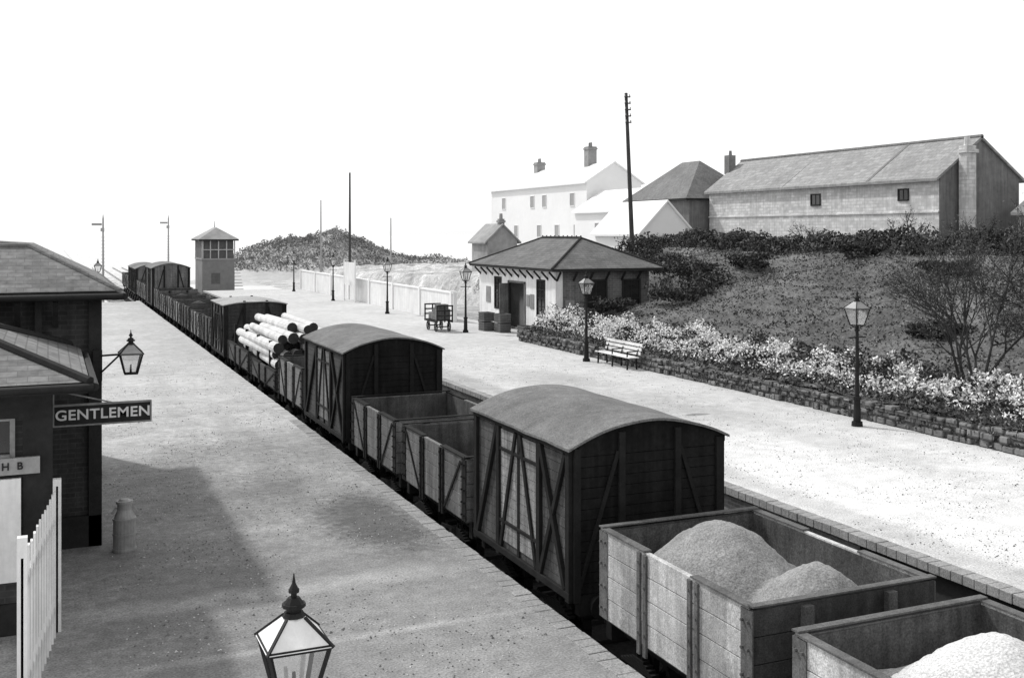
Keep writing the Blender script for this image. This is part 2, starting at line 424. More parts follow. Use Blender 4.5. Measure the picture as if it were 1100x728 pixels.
for i, p in enumerate(['w_dark', 'w_mid', 'w_dark', 'w_far', 'w_mid', 'w_far', 'w_far']):
    open_wagon(y, y+3.5, 1.25+random.uniform(-.1,.15), p, 5, (.8, [(7.7, y+1.7, .5, 1.2)], 'ballast') if i % 2 else None); y += 4.02
van(76.4, 81.6, 2.7, 'w_dark', 'w_mid', name='brake_van', braces=False)
y = 82.2
for i in range(6):
    if i in (2, 3): van(y, y+4, 2.2, 'w_far', 'w_far')
    else: open_wagon(y, y+4, 1.3, 'w_far', 4)
    y += 4.6

# ------------------------------------------------------------ windows & houses
def win(bf, bg, ax, p, s, a0, a1, z0, z1, bars=(1,1), fw=.08):
    def bx(B_, u0, u1, w0, w1, o0, o1):
        lo, hi = p+s*o0, p+s*o1
        if ax == 'x': B_.box(lo, hi, u0, u1, w0, w1)
        else: B_.box(u0, u1, lo, hi, w0, w1)
    bx(bg, a0, a1, z0, z1, -.01, .012)
    bx(bf, a0-fw, a0, z0-fw, z1+fw, -.01, .06); bx(bf, a1, a1+fw, z0-fw, z1+fw, -.01, .06)
    bx(bf, a0, a1, z1, z1+fw, -.01, .055); bx(bf, a0, a1, z0-fw, z0, -.01, .09)
    for i in range(bars[0]):
        u = a0+(a1-a0)*(i+1)/(bars[0]+1); bx(bf, u-.02, u+.02, z0, z1, 0, .035)
    for i in range(bars[1]):
        w = z0+(z1-z0)*(i+1)/(bars[1]+1); bx(bf, a0, a1, w-.02, w+.02, 0, .033)

def hiproof(e, x0, x1, y0, y1, ze, zr, axis, mx='slate_x', my='slate_y', fascia=.14, tiles=True, ins=None):
    b = B(); h = (x1-x0)/2 if axis == 'y' else (y1-y0)/2
    if ins is not None: h = ins
    if axis == 'y': R = [((x0+x1)/2, y0+h, zr), ((x0+x1)/2, y1-h, zr)]
    else: R = [(x0+h, (y0+y1)/2, zr), (x1-h, (y0+y1)/2, zr)]
    c = [(x0,y0,ze),(x1,y0,ze),(x1,y1,ze),(x0,y1,ze)]
    if axis == 'y':
        b.cur = 0; b.poly([c[3], c[0], R[0], R[1]]); b.poly([c[1], c[2], R[1], R[0]])
        b.cur = 1; b.poly([c[0], c[1], R[0]]); b.poly([c[2], c[3], R[1]])
    else:
        b.cur = 1; b.poly([c[0], c[1], R[1], R[0]]); b.poly([c[2], c[3], R[0], R[1]])
        b.cur = 0; b.poly([c[3], c[0], R[0]]); b.poly([c[1], c[2], R[1]])
    b.out('roof', [mx, my], e)
    b = B(); b.box(x0+.02, x1-.02, y0+.02, y1-.02, ze-fascia, ze-.004); b.out('eaves', 'trim', e)
    if tiles:
        b = B(); b.cyl(R[0], R[1], .09, n=8)
        for p, q in ((c[0],R[0]),(c[1],R[0] if axis=='y' else R[1]),(c[2],R[1]),(c[3],R[1] if axis=='y' else R[0])): b.cyl(p, q, .07, n=8)
        L_ = (Vector(R[1])-Vector(R[0])).length; n = int(L_/.5)
        for i in range(n+1):
            p = Vector(R[0]).lerp(Vector(R[1]), i/max(n,1)); b.cyl(p, p+Vector((0,0,.14)), .05, .03, 6)
        b.out('ridge_tiles', 'trim', e)

def gable(name, x0, x1, y0, y1, zb, ze, zr, wall, roof, wins=(), chim=(), winm='glass', fr='white'):
    e = empty(name, ((x0+x1)/2, (y0+y1)/2, zb)); b = B(); b.box(x0, x1, y0, y1, zb, ze); xm = (x0+x1)/2
    for y in (y0, y1): b.poly([(x0,y,ze),(x1,y,ze),(xm,y,zr)])
    b.out('walls', wall, e)
    b = B(); o = .35; k = (zr-ze)/(xm-x0)
    for s, xe in ((-1, x0-o), (1, x1+o)):
        p = [(xe, ze-k*o), (xm, zr), (xm, zr+.16), (xe, ze-k*o+.16)]
        A = [(x, y0-.2, z) for x, z in p]; C = [(x, y1+.2, z) for x, z in p]
        b.poly(A); b.poly(C[::-1])
        for i in range(4):
            j = (i+1) % 4; b.poly([A[i], A[j], C[j], C[i]])
    b.out('roof', roof, e)
    if wins:
        bf, bg = B(), B()
        for w in wins: win(bf, bg, *w)
        bf.out('window_frames', fr, e); bg.out('window_glass', winm, e)
    if chim:
        b = B()
        for (cx, cy, w, z0, z1) in chim:
            b.box(cx-w/2, cx+w/2, cy-w/2, cy+w/2, z0, z1); b.box(cx-w/2-.08, cx+w/2+.08, cy-w/2-.08, cy+w/2+.08, z1-.35, z1-.15)
            for d in (-.2, .2): b.cyl((cx, cy+d*w, z1), (cx, cy+d*w, z1+.5), .14, .11, 8)
        b.out('chimneys', wall if wall != 'haze' else 'far_l', e)
    return e

# right station building
e = empty('station_waiting_room', (25, 52, 0))
x0, x1, y0, y1, zt = 22.8, 28.0, 47.1, 57.2, 3.2
b = B(); b.box(x0, x1, y0, y1, 0, zt); b.out('walls', 'brick_m', e)
b = B()
for a0, a1 in ((y0+.35, 48.3), (49.4, 50.7), (53.0, 53.9), (55.0, y1)):
    b.box(x0-.05, x0+.01, a0, a1, .12, zt-.02)
b.box(x0-.05, x0+.01, 48.3, 49.4, .12, .85); b.box(x0-.05, x0+.01, 48.3, 49.4, 2.75, zt-.02)
b.box(x0-.05, x0+.01, 50.7, 53.0, 2.5, zt-.02); b.box(x0-.05, x0+.01, 53.9, 55.0, .12, .9); b.box(x0-.05, x0+.01, 53.9, 55.0, 2.7, zt-.02)
b.box(x0-.09, x0+.3, y0-.04, y0+.35, 0, zt)
b.out('white_front', 'white', e)
bf, bg = B(), B()
win(bf, bg, 'x', x0, -1, 48.4, 49.3, .95, 2.65, (1,3)); win(bf, bg, 'x', x0, -1, 54.0, 54.9, 1.0, 2.6, (1,3))
win(bf, bg, 'y', y0, -1, 24.4, 25.5, .9, 2.7, (1,1)); win(bf, bg, 'y', y0, -1, 26.5, 27.4, .9, 2.7, (1,1))
bf.out('window_frames', 'trim', e); bg.out('window_glass', 'glass', e)
b = B(); b.box(x0-.03, x0+.02, 50.75, 52.95, .02, 2.45); b.out('dark_doorway', 'glass', e)  # flat dark panel stands in for the shaded door opening
b = B()
for yy in (50.78, 52.92): b.box(x0-.1, x0, yy-.06, yy+.06, 0, 2.52)
b.box(x0-.1, x0, 50.72, 52.98, 2.45, 2.55)
b.box(x0-.62, x0-.04, 52.86, 52.91, .02, 2.4)
b.out('door_frame_and_open_leaf', 'w_mid', e)
b = B()
for (ya, yb, za, zb_) in ((49.65,50.1,1.2,1.95),(50.2,50.55,1.3,1.9),(53.25,53.7,1.2,1.9),(55.5,56.1,1.2,2.1)): b.box(x0-.085, x0-.052, ya, yb, za, zb_)
b.out('notices', 'wood', e)
b = B()
for y in [y0+i*.9 for i in range(12)]: b.beam((x0-.02, y, zt-.45), (x0-.42, y, zt-.03), .08, .08)
for x in [x0+i*.9 for i in range(6)]: b.beam((x, y0-.02, zt-.45), (x, y0-.42, zt-.03), .08, .08)
b.out('eaves_brackets', 'trim', e)
b = B(); b.box(x0-.1, x1+.06, y0-.1, y1+.1, 0, .11); b.out('plinth', 'stone', e)
b = B()
for (a, z, w, h) in ((23.25,1.1,.5,.7),(25.9,1.2,.35,.5)): b.box(a, a+w, y0-.04, y0-.005, z, z+h)
b.out('posters', 'wood', e)
hiproof(e, 22.3, 28.7, 46.6, 57.7, 3.34, 4.82, 'y')

# left station building
e = empty('station_building', (-3, 22, 0)); YB = 27
b = B(); b.box(-9, .73, 18.8, YB, 0, 4.0); b.out('walls', 'brick_d', e)
b = B(); b.box(-9, .8, 18.72, 18.8, 2.9, 3.1); b.box(.6, .8, 18.70, 18.9, 0, 4.0); b.box(-9, .8, 18.7, 18.8, 0, .5)
for i in range(10): b.box(-.2-i*1.0, -.1-i*1.0, 18.62, 18.8, 3.1, 4.0)
for i in range(9): b.beam((.1-i*.55, 18.78, 3.6), (.1-i*.55, 18.36, 4.02), .08, .08)
b.out('pilasters_and_brackets', 'trim', e)
bt = B(); c = [(-9.6,18.3,4.17),(1.06,18.3,4.17),(1.06,YB+.5,4.17),(-9.6,YB+.5,4.17)]
t = [(-8,19.65,4.88),(-.3,19.65,4.88),(-.3,YB-1,4.88),(-8,YB-1,4.88)]; r = [(-5,22.5,5.12),(-3.3,22.5,5.12)]
bt.cur = 1; bt.poly([c[0],c[1],t[1],t[0]]); bt.poly([c[2],c[3],t[3],t[2]]); bt.cur = 0; bt.poly([c[1],c[2],t[2],t[1]]); bt.poly([c[3],c[0],t[0],t[3]])
bt.cur = 1; bt.poly([t[0],t[1],r[1],r[0]]); bt.poly([t[2],t[3],r[0],r[1]]); bt.cur = 0; bt.poly([t[1],t[2],r[1]]); bt.poly([t[3],t[0],r[0]])
bt.out('roof', ['slate_lx', 'slate_ly'], e)
b = B(); b.box(-9.6, 1.05, 18.32, YB+.48, 4.02, 4.165)
b.out('eaves', 'trim', e)
b = B()
for p, q in ((c[1],t[1]),(t[1],r[1]),(t[0],t[1]),(c[0],t[0])): b.cyl(p, q, .045, n=8)
b.out('hip_tiles', 'slate_ly', e)
b = B(); b.cyl((-9.6,18.24,4.08),(1.1,18.24,4.08),.055,n=10); b.cyl((1.12,18.24,4.08),(1.12,YB+.5,4.08),.055,n=10)
b.out('gutter', 'iron', e)

e2 = empty('gentlemen_lavatory', (-3, 17, 0))
b = B(); b.box(-9, 0, 15, 18.68, 0, 3.1); b.out('walls', 'brick_d', e2)
b = B(); b.box(-.3, .05, 14.94, 15.2, 0, 3.1); b.box(-9, .04, 14.95, 15, 0, .4); b.box(-9, .04, 14.93, 15, 2.75, 3.1); b.out('trim', 'trim', e2)
hiproof(e2, -9.5, .48, 14.5, 19.0, 3.22, 4.1, 'x', 'slate_lx', 'slate_ly', ins=2.25)
bf, bg = B(), B(); win(bf, bg, 'y', 15, -1, -1.3, -.45, 2.3, 2.72, (1,0), .06); win(bf, bg, 'y', 15, -1, -3, -2, 1.2, 2.6, (1,1), .06)
bf.out('window_frames', 'wood', e2); bg.out('window_glass', 'glass', e2)
b = B(); b.cyl((-9.5,14.44,3.16),(.52,14.44,3.16),.05,n=10); b.cyl((.54,14.44,3.16),(.54,18.3,3.16),.05,n=10); b.out('gutter','iron',e2)

def text(body, loc, size, parent, m, rot=(math.pi/2, 0, 0), sx=1):
    cu = D.curves.new('lettering', 'FONT'); cu.body = body; cu.size = size; cu.extrude = .006
    cu.offset = size*.018; cu.space_character = 1.05
    cu.align_x = 'CENTER'; cu.align_y = 'CENTER'; cu.materials.append(MT[m])
    o = D.objects.new('lettering', cu); sc.collection.objects.link(o); o.location = loc; o.rotation_euler = rot; o.scale = (sx, 1, 1)
    o.parent = parent; o.matrix_parent_inverse = Matrix.Translation(-parent.location)

e = empty('gentlemen_sign', (.75, 17.5, 2.35))
b = B(); b.box(.08, 1.45, 17.48, 17.52, 2.2, 2.48); b.out('board', 'trim', e, .004)
b = B()
b.box(.06, 1.47, 17.465, 17.535, 2.48, 2.505); b.box(.06, 1.47, 17.465, 17.535, 2.175, 2.2); b.box(1.45, 1.472, 17.466, 17.534, 2.2, 2.48)
b.beam((0, 17.5, 2.75), (.9, 17.5, 2.5), .02, .02); b.box(0, .08, 17.48, 17.52, 2.18, 2.78)
b.out('frame', 'wood', e)
text('GENTLEMEN', (.77, 17.472, 2.34), .215, e, 'white', sx=1.08)
e = empty('notice_board', (-.5, 14.85, 2.1))
b = B(); b.box(-1.2, -.1, 14.87, 14.93, 2.05, 2.26); b.out('board', 'tin', e); text('H  B', (-.42, 14.862, 2.155), .13, e, 'trim')
b = B(); b.box(-1.25, -.32, 14.86, 14.925, .7, 2.0); b.out('poster_panel', 'white', e)

e = empty('white_picket_fence', (-.2, 12, 0)); b = B()
a, c_ = Vector((.1,14.9,0)), Vector((-.25,12.2,0))
n = int((c_-a).length/.2)
for i in range(n+1):
    p = a.lerp(c_, i/n); b.beam(p, p+Vector((0,0,1.85-.12*i/n+random.uniform(-.015,.015))), .025, .1, (0,1,0))
for z in (.35, 1.45): b.beam(a+Vector((-.03,0,z)), c_+Vector((-.03,0,z-.06)), .04, .09)
for p in (a, c_): b.beam(p, p+Vector((0,0,1.95)), .1, .1, (0,1,0))
b.out('pickets_and_rails', 'white', e)

e = empty('milk_churn', (1.1, 18.2, 0)); b = B(); cx, cy = 1.12, 18.25
for z0, z1, r0, r1 in ((0,.52,.175,.17),(.52,.66,.17,.11),(.66,.76,.11,.11),(.76,.80,.13,.13),(.80,.83,.1,.06)):
    b.cyl((cx,cy,z0),(cx,cy,z1),r0,r1,20)
for z in (.02,.26,.5): b.cyl((cx,cy,z),(cx,cy,z+.03),.185,.185,20)
for s in (-1,1): b.beam((cx+s*.12,cy,.7),(cx+s*.19,cy,.6),.02,.04)
b.out('churn_body', 'tin', e)

# ------------------------------------------------------------ lamps
def lantern(b, g_, x, y, z, s):
    w0, w1, h = s*.27, s*.5, s*.95
    C = [(-1,-1),(1,-1),(1,1),(-1,1)]
    for i in range(4):
        a, c_ = C[i], C[(i+1)%4]
        A = [(x+a[0]*w0, y+a[1]*w0, z), (x+c_[0]*w0, y+c_[1]*w0, z), (x+c_[0]*w1, y+c_[1]*w1, z+h), (x+a[0]*w1, y+a[1]*w1, z+h)]
        g_.poly(A); t_ = s*.06
        b.beam(A[0], A[3], t_, t_); b.beam(A[0], A[1], t_, t_); b.beam(A[3], A[2], t_*1.3, t_*1.3)
        q = [(x+c_[0]*w1*1.1, y+c_[1]*w1*1.1, z+h), (x+a[0]*w1*1.1, y+a[1]*w1*1.1, z+h)]
        m_ = [(x+a[0]*w1*.3, y+a[1]*w1*.3, z+h+s*.42), (x+c_[0]*w1*.3, y+c_[1]*w1*.3, z+h+s*.42)]
        b.cur = 1; b.poly([q[1], q[0], m_[1], m_[0]]); b.cur = 0
        b.beam(q[1], m_[0], t_*.8, t_*.8)
    zz = z+h+s*.42
    for dz0, dz1, r0, r1 in ((0,.08,.2,.16),(.08,.16,.12,.12),(.16,.22,.2,.2),(.22,.32,.17,.1),(.32,.4,.05,.05),(.4,.46,.09,.09),(.46,.56,.08,.03),(.56,.72,.03,.008)):
        b.cyl((x,y,zz+dz0*s),(x,y,zz+dz1*s),r0*s,r1*s,10)
    b.cyl((x,y,z),(x,y,z+h*.45),s*.05,s*.03,8)
    return zz+.72*s
def lamp(x, y, H, s, capm='tin'):
    e = empty('platform_lamp', (x, y, 0)); b = B(); g_ = B()
    zl = H-s*(.95+.42+.72)
    for z0, z1, r0, r1 in ((0,.12,.15,.14),(.12,.7,.1,.085),(.7,.78,.11,.11),(.78,zl-.15,.06,.04),(zl-.15,zl-.1,.07,.07),(zl-.1,zl,.04,.05)):
        b.cyl((x,y,z0),(x,y,z1),r0,r1,12)
    b.cyl((x-.28,y,zl-.32),(x+.28,y,zl-.32),.018,n=8)
    for a, c_ in ((-1,-1),(1,-1),(1,1),(-1,1)): b.beam((x,y,zl-.1),(x+a*s*.27,y+c_*s*.27,zl),.02,.02)
    lantern(b, g_, x, y, zl, s)
    b.out('post_and_frame', ['iron', capm], e); g_.out('glass_panes', 'lglass', e)
for yy in (22.3, 37.8, 51.2, 65, 79, 93): lamp(19.6, yy, 3.62, .46)
lamp(1.37, 6.5, 3.03, .36, 'white'); lamp(3.4, 86, 3.2, .5)
e = empty('bracket_lamp', (1.3, 18.4, 3.2)); b = B(); g_ = B()
bx, by = 1.22, 18.3
b.beam((.7,18.6,3.1),(bx,by,3.15),.03,.03); b.beam((.7,18.6,2.75),(1.05,18.4,3.12),.025,.025); b.box(.66,.8,18.55,18.69,2.7,3.2)
lantern(b, g_, bx, by, 2.83, .34); b.out('frame', ['iron','tin'], e); g_.out('glass_panes', 'lglass', e)

# ------------------------------------------------------------ bench, barrows
e = empty('platform_bench', (19.95, 35.9, 0)); b = B()
for i in range(4): b.box(19.72+i*.11, 19.81+i*.11, 34.6, 37.3, .44, .475)
for i in range(3): b.beam((20.2+.04*i, 34.6, .6+i*.15), (20.2+.04*i, 37.3, .6+i*.15), .03, .11)
b.out('slats', 'white', e); b = B()
for yy in (34.8, 35.95, 37.1):
    b.beam((19.75,yy,0),(19.78,yy,.44),.05,.05); b.beam((20.15,yy,0),(20.12,yy,.46),.05,.05); b.beam((20.12,yy,.42),(20.34,yy,1.0),.05,.05)
    b.beam((19.72,yy,.42),(20.2,yy,.42),.05,.05); b.beam((19.74,yy,.66),(20.2,yy,.68),.04,.04); b.beam((19.75,yy,.44),(19.75,yy,.66),.04,.04)
b.out('iron_ends', 'iron', e)
def barrow(x, y, full=True):
    e = empty('luggage_barrow', (x, y, 0)); b = B()
    for i in range(7): b.box(x-.45, x+.45, y-.9+i*.26, y-.72+i*.26, .55, .59)
    for s in (-.42,.42): b.box(x+s-.03, x+s+.03, y-1, y+1, .48, .55)
    for yy in (y-.95, y+.95):
        for s in (-.42,0,.42): b.box(x+s-.03, x+s+.03, yy-.03, yy+.03, .5, 1.35)
        for z in (.8,1.05,1.3): b.box(x-.45, x+.45, yy-.04, yy+.04, z, z+.07)
    b.out('slatted_deck', 'trim', e); b = B()
    for yy in (y-.6,y+.6):
        for s in (-.36,.36):
            for i in range(14):
                a0=2*math.pi*i/14; a1=2*math.pi*(i+1)/14
                b.beam((x+s,yy+.23*math.cos(a0),.24+.23*math.sin(a0)),(x+s,yy+.23*math.cos(a1),.24+.23*math.sin(a1)),.05,.04,(1,0,0))
            for i in range(3):
                a=math.pi*i/3; b.beam((x+s,yy+.22*math.cos(a),.24+.22*math.sin(a)),(x+s,yy-.22*math.cos(a),.24-.22*math.sin(a)),.03,.03,(1,0,0))
        b.cyl((x-.4,yy,.24),(x+.4,yy,.24),.03,n=8); b.box(x-.35,x-.3,yy-.04,yy+.04,.24,.5); b.box(x+.3,x+.35,yy-.04,yy+.04,.24,.5)
    b.out('wheels', 'iron', e)
    b = B(); b.box(x-.38,x+.38,y-.75,y-.1,.6,1.15); b.box(x-.35,x+.35,y-.05,y+.6,.6,.95); b.box(x-.3,x+.3,y-.7,y-.2,1.155,1.4)
    for z in (.75,.95): b.box(x-.39,x+.39,y-.76,y-.09,z,z+.03)
    b.out('boxes', 'w_mid', e, .01)
barrow(18.7, 52.8)
e = empty('crate_stack', (21, 51, 0)); b = B()
for (cx, cy, z) in ((21.0,51.8,0),(21.0,51.8,.5),(21.4,50.6,0),(21.4,50.6,.5),(21.9,48.8,0)):
    for i in range(4):
        zz = z+i*.12; b.box(cx-.3,cx+.3,cy-.4,cy-.38,zz,zz+.09); b.box(cx-.3,cx+.3,cy+.38,cy+.4,zz,zz+.09); b.box(cx-.3,cx-.28,cy-.38,cy+.38,zz,zz+.09); b.box(cx+.28,cx+.3,cy-.38,cy+.38,zz,zz+.09)
    b.box(cx-.27,cx+.27,cy-.37,cy+.37,z+.01,z+.4)
b.out('crates', 'w_grey', e)

# ------------------------------------------------------------ white boundary wall & nameboard
e = empty('white_boundary_wall', (21.3, 75, 0)); b = B()
b.box(21.2, 21.4, 57.3, 98, 0, 1.62); b.out('wall', 'white', e)
b = B(); b.box(21.15, 21.45, 57.3, 98, 1.623, 1.7)
for i in range(8): b.box(21.12, 21.48, 57.5+i*5.7, 57.8+i*5.7, 0, 1.76)
b.out('coping_and_piers', 'haze', e)
e = empty('station_nameboard', (20.6, 78, 0)); b = B(); b.box(20.57, 20.63, 76.5, 79.5, 1.2, 2.9); b.out('board', 'white', e)
b = B(); b.box(20.55,20.65,76.4,76.5,0,3.1); b.box(20.55,20.65,79.5,79.6,0,3.1); b.out('posts','white',e)

# ------------------------------------------------------------ embankment
def eh(x, y):
    t = max(0, min(1, (x-23)/13)); s_ = t*t*(3-2*t)*.35+t*.65
    k = 1-max(0, min(1, (y-62)/30))*.85
    base = .5+.35*max(0,min(1,(x-20.5)/2.5))
    z = base+3.15*s_*k+max(0,min(1,(x-38)/10))*.6*k
    z += noise.noise((x*.22, y*.22, 3))*.35*min(1,max(0,(x-23)/3))
    if y > 46 and x < 30: z *= (0 if y > 46.4 else max(0,(46.4-y)/.4))+(0 if x<29 else (x-29))
    z += noise.noise((x*.6, y*.6, 0))*.16 + noise.noise((x*1.6, y*1.6, 5))*.1 + (math.sin((x*.9+y*.25)*4.2)*.11*max(0,min(1,.6+2*noise.noise((x*.15,y*.15,9)))) if x > 24 else 0)
    if x < 29 and y > 46.4: z = -.3
    return z
b = B(); nx, ny = 140, 280; xa, xb_, ya, yb = 20.6, 62, 2, 122
for j in range(ny+1):
    for i in range(nx+1):
        u = i/nx; x = xa+(xb_-xa)*(u**1.4); y = ya+(yb-ya)*j/ny; b.v.append((x, y, eh(x, y)))
for j in range(ny):
    for i in range(nx):
        k = j*(nx+1)+i; b.f.append((k, k+1, k+nx+2, k+nx+1)); b.m.append(0)
b.out('embankment', 'soil', smooth=True)
e = empty('stone_retaining_wall', (20.4, 30, 0)); b = B()
y = 2
while y < 46:
    for zr_ in range(3):
        yy = y+(zr_ % 2)*.2+random.uniform(-.05,.05); b.box(20.32+random.uniform(0,.12), 20.75, yy, yy+random.uniform(.24,.44), zr_*.17, zr_*.17+random.uniform(.1,.2))
    y += .43
b.out('stones', 'stone', e, .03)
b = B(); b.box(20.45,20.75,2,46.4,0,.5); b.out('core', 'soil', e)

def leaves(pts, name, mats, size, parent=None, flat=.0):
    b = B()
    for (p, mi, s_) in pts:
        a = Vector((random.gauss(0,1), random.gauss(0,1), random.gauss(0,1))).normalized()
        c_ = a.cross(Vector((random.gauss(0,1), random.gauss(0,1), random.gauss(0,1)))).normalized()
        p = Vector(p); q = size*s_*random.uniform(.6,1.3); b.cur = mi
        b.poly([p-a*q, p+c_*q*.55, p+a*q, p-c_*q*.55])
    return b.out(name, mats, parent)
pts = []
for i in range(30000):
    y = random.uniform(14, 45.8); x = 21.9+random.gauss(0,.5)
    top = 1.35+.45*noise.noise((y*.5, 0, 0))+.5*noise.noise((y*1.5, 3, 0))
    z = eh(x,y)-.1+random.random()**.7*(top-.35)*max(.15,1-abs(x-21.95)/1.6)
    cl = noise.noise((x*1.3, y*1.1, z*1.8))+.5*noise.noise((x*3.5, y*3.5, z*3.5))
    if cl > -.18 and z > .72 and random.random() < .88: pts.append(((x-.2,y,z), 2, .85))
    else: pts.append(((x,y,z), random.choice((0,0,1)), 1.1))
leaves(pts, 'flower_border', ['leaf_d', 'leaf_m', 'flower'], .062)
pts = []
for i in range(15000):
    y = random.uniform(4, 46); x = 20.35+abs(random.gauss(0,.5))
    if noise.noise((x*2, y*1.2, 9)) < -.2: continue
    pts.append(((x, y, max(eh(x,y),.3)+random.uniform(-.25,.25)-(.25 if x < 20.45 else 0)), random.choice((0,0,1,2)), 1))
leaves(pts, 'rockery_plants', ['leaf_d', 'leaf_m', 'leaf_l'], .06)
pts = []
for i in range(95000):
    x = random.uniform(22.5, 40); y = random.uniform(10, 75)
    if x < 29.2 and y > 45.5: continue
    n_ = noise.noise((x*.28, y*.28, 2))+.6*noise.noise((x*1.0, y*1.0, 2))
    if math.sin((x*.9+y*.25)*4.2) < -.2 and n_ < .2 and random.random() < .7: continue
    hgt = .05+max(0, noise.noise((x*.7, y*.7, 11)))*.55
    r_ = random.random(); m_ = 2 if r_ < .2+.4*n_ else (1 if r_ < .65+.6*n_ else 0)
    pts.append(((x, y, eh(x,y)+random.uniform(-.02,hgt)), m_, 1))
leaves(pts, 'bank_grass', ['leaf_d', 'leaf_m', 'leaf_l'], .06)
pts = []
for i in range(38000):
    y = random.uniform(18, 60); x = 38+random.gauss(0,.8)
    top = 1.15+.5*noise.noise((y*.35,1,0))+.5*noise.noise((y*1.3,7,0))
    z = eh(x,y)+random.random()**.8*top*max(.2,1-abs(x-38)/2.8)
    n_ = noise.noise((x*1.2,y*1.2,z*1.5)); pts.append(((x,y,z), 1 if n_+random.gauss(0,.12) > .02 else 0, 1))
leaves(pts, 'hedge', ['leaf_d','leaf_m'], .095)
def bush(name, cx, cy, z0, r, h, n, mats, size):
    pts = []; cl = [(random.gauss(0,.45)*r, random.gauss(0,.45)*r, random.uniform(.2,.85)*h, random.uniform(.3,.55)) for _ in range(14)]
    for i in range(n):
        c_ = random.choice(cl); v = Vector((random.gauss(0,1),random.gauss(0,1),random.gauss(0,1))).normalized()*random.uniform(.4,1.1)*c_[3]
        p = (cx+c_[0]+v.x*r, cy+c_[1]+v.y*r, max(z0, z0+c_[2]+v.z*h*.5))
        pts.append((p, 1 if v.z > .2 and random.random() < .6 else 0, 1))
    return leaves(pts, name, mats, size)
bl = [(31,54,1.9,1.6),(33.5,57,2.0,1.6),(29.6,44.8,1.4,1.6),(31,49,1.6,1.3),(24.4,44.9,1.0,1.1),(36,60,2,1.3),(27.5,43.5,1.5,1.1),
      (33,45,1.3,.9),(27,27,.8,.6),(34,33,1.2,.7),(25,17.5,1.0,.9),(36,41,1.3,.8)]
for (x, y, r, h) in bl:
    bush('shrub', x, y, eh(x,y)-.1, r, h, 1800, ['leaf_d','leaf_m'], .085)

def baretree(name, x, y, z, h, stems, spread, mat_='bark', depth=4, seed=1, leafy=.55):
    rr = random.Random(seed); b = B(); tips = []
    def br(p, d, L_, r, dep):
        q = p
        for s_ in range(3):
            d = (d+Vector((rr.gauss(0,.13), rr.gauss(0,.13), rr.gauss(0,.06)+.03))).normalized()
            n_ = q+d*L_/3; b.cyl(q, n_, max(.006, r*(1-s_*.22)), max(.006, r*(1-(s_+1)*.22)), 5 if dep > 1 else 3, False); q = n_
            if dep > 0 and s_ > 0:
                for k in range(2 if dep > 1 else 3):
                    dd = (d+Vector((rr.gauss(0,.5), rr.gauss(0,.5), rr.gauss(0,.35)))).normalized()
                    br(q, dd, L_*rr.uniform(.45,.7), r*.5, dep-1)
            if dep == 0: tips.append(q)
        if dep > 0: br(q, d, L_*.6, r*.45, dep-1)
    for s_ in range(stems):
        a = 2*math.pi*s_/stems+rr.random(); d = Vector((math.cos(a)*spread, math.sin(a)*spread, 1)).normalized()
        br(Vector((x+.1*math.cos(a), y+.1*math.sin(a), z)), d, h*rr.uniform(.45,.6), .055, depth)
    b.cur = 1
    for q in tips:
        for _ in range(2):
            if rr.random() < leafy:
                p = q+Vector((rr.gauss(0,.08),rr.gauss(0,.08),rr.gauss(0,.08))); a = Vector((rr.gauss(0,1),rr.gauss(0,1),rr.gauss(0,1))).normalized()*.035
                c_ = a.cross(Vector((rr.gauss(0,1),rr.gauss(0,1),rr.gauss(0,1)))).normalized()*.022; b.poly([p-a,p+c_,p+a,p-c_])
    return b.out(name, [mat_, 'leaf_m'])
baretree('bare_tree', 22.9, 21.6, .5, 4.1, 7, .38, depth=3, seed=4)
baretree('bare_tree', 24.3, 20.2, .8, 3.3, 5, .45, depth=3, seed=8)
for i, (x, y, h) in enumerate(((37.8,24,2.0),(38.3,29,1.6),(37.6,35,1.5),(38.2,40,1.7),(38,47,1.4))): baretree('bare_sapling', x, y, eh(x,y)+.1, h*1.15, 3, .4, depth=2, seed=20+i, leafy=.7)

# ------------------------------------------------------------ barn group
e = gable('brick_barn', 45, 51, 44.7, 67, 3.5, 8.2, 10.35, 'barn', 'bslate',
   wins=[('x',45,-1,47.0,47.7,7.0,7.55,(1,0)),('x',45,-1,54.6,55.4,6.9,7.5,(1,0))], fr='trim')
b = B(); b.box(44.93,45,44.7,67,6.2,6.3)
b.out('string_course','barn',e)
b = B(); b.box(46.2,46.9,43.9,44.45,3.5,9.9); b.box(46.1,47,43.8,44.46,9.5,9.7); b.cyl((46.55,44.2,9.9),(46.55,44.2,10.4),.18,.14,8); b.out('chimney_flue','barn',e)
b = B(); b.poly([(45.02,44.66,8.17),(50.98,44.66,8.17),(48,44.66,10.3)]); b.box(45.02,50.98,44.64,44.69,3.5,8.17); b.out('gable_facing','barn_d',e)  # gable end overlaid in a darker tone, its shade put into the colour
b = B()
b.beam((48,50,10.47),(44.7,50,8.12),.22,.1); b.beam((48,58,10.47),(44.7,58,8.12),.1,.06); b.cyl((48,44.5,10.5),(48,67.2,10.5),.12,n=8); b.out('roof_flashings','barn_d',e)
gable('lean_to_shed', 49.5, 54, 38.5, 43.4, 3.5, 6.3, 7.8, 'barn', 'hazeroof')
e = empty('hipped_barn', (46.5, 71, 3.5)); b = B(); b.box(43.5, 49.5, 67.4, 76, 1.0, 7.6); b.out('walls','barn_d',e)  # walls in shadow: the shade is painted in with the dark material
hiproof(e, 43, 50, 67.05, 76.6, 7.65, 10.7, 'y', 'barn_d', 'barn_d', tiles=False)
b = B(); b.box(46.7,47.3,66.95,67.55,9.5,10.9); b.cyl((47,67.2,10.9),(47,67.2,11.25),.13,.1,8); b.out('chimney','barn_d',e)
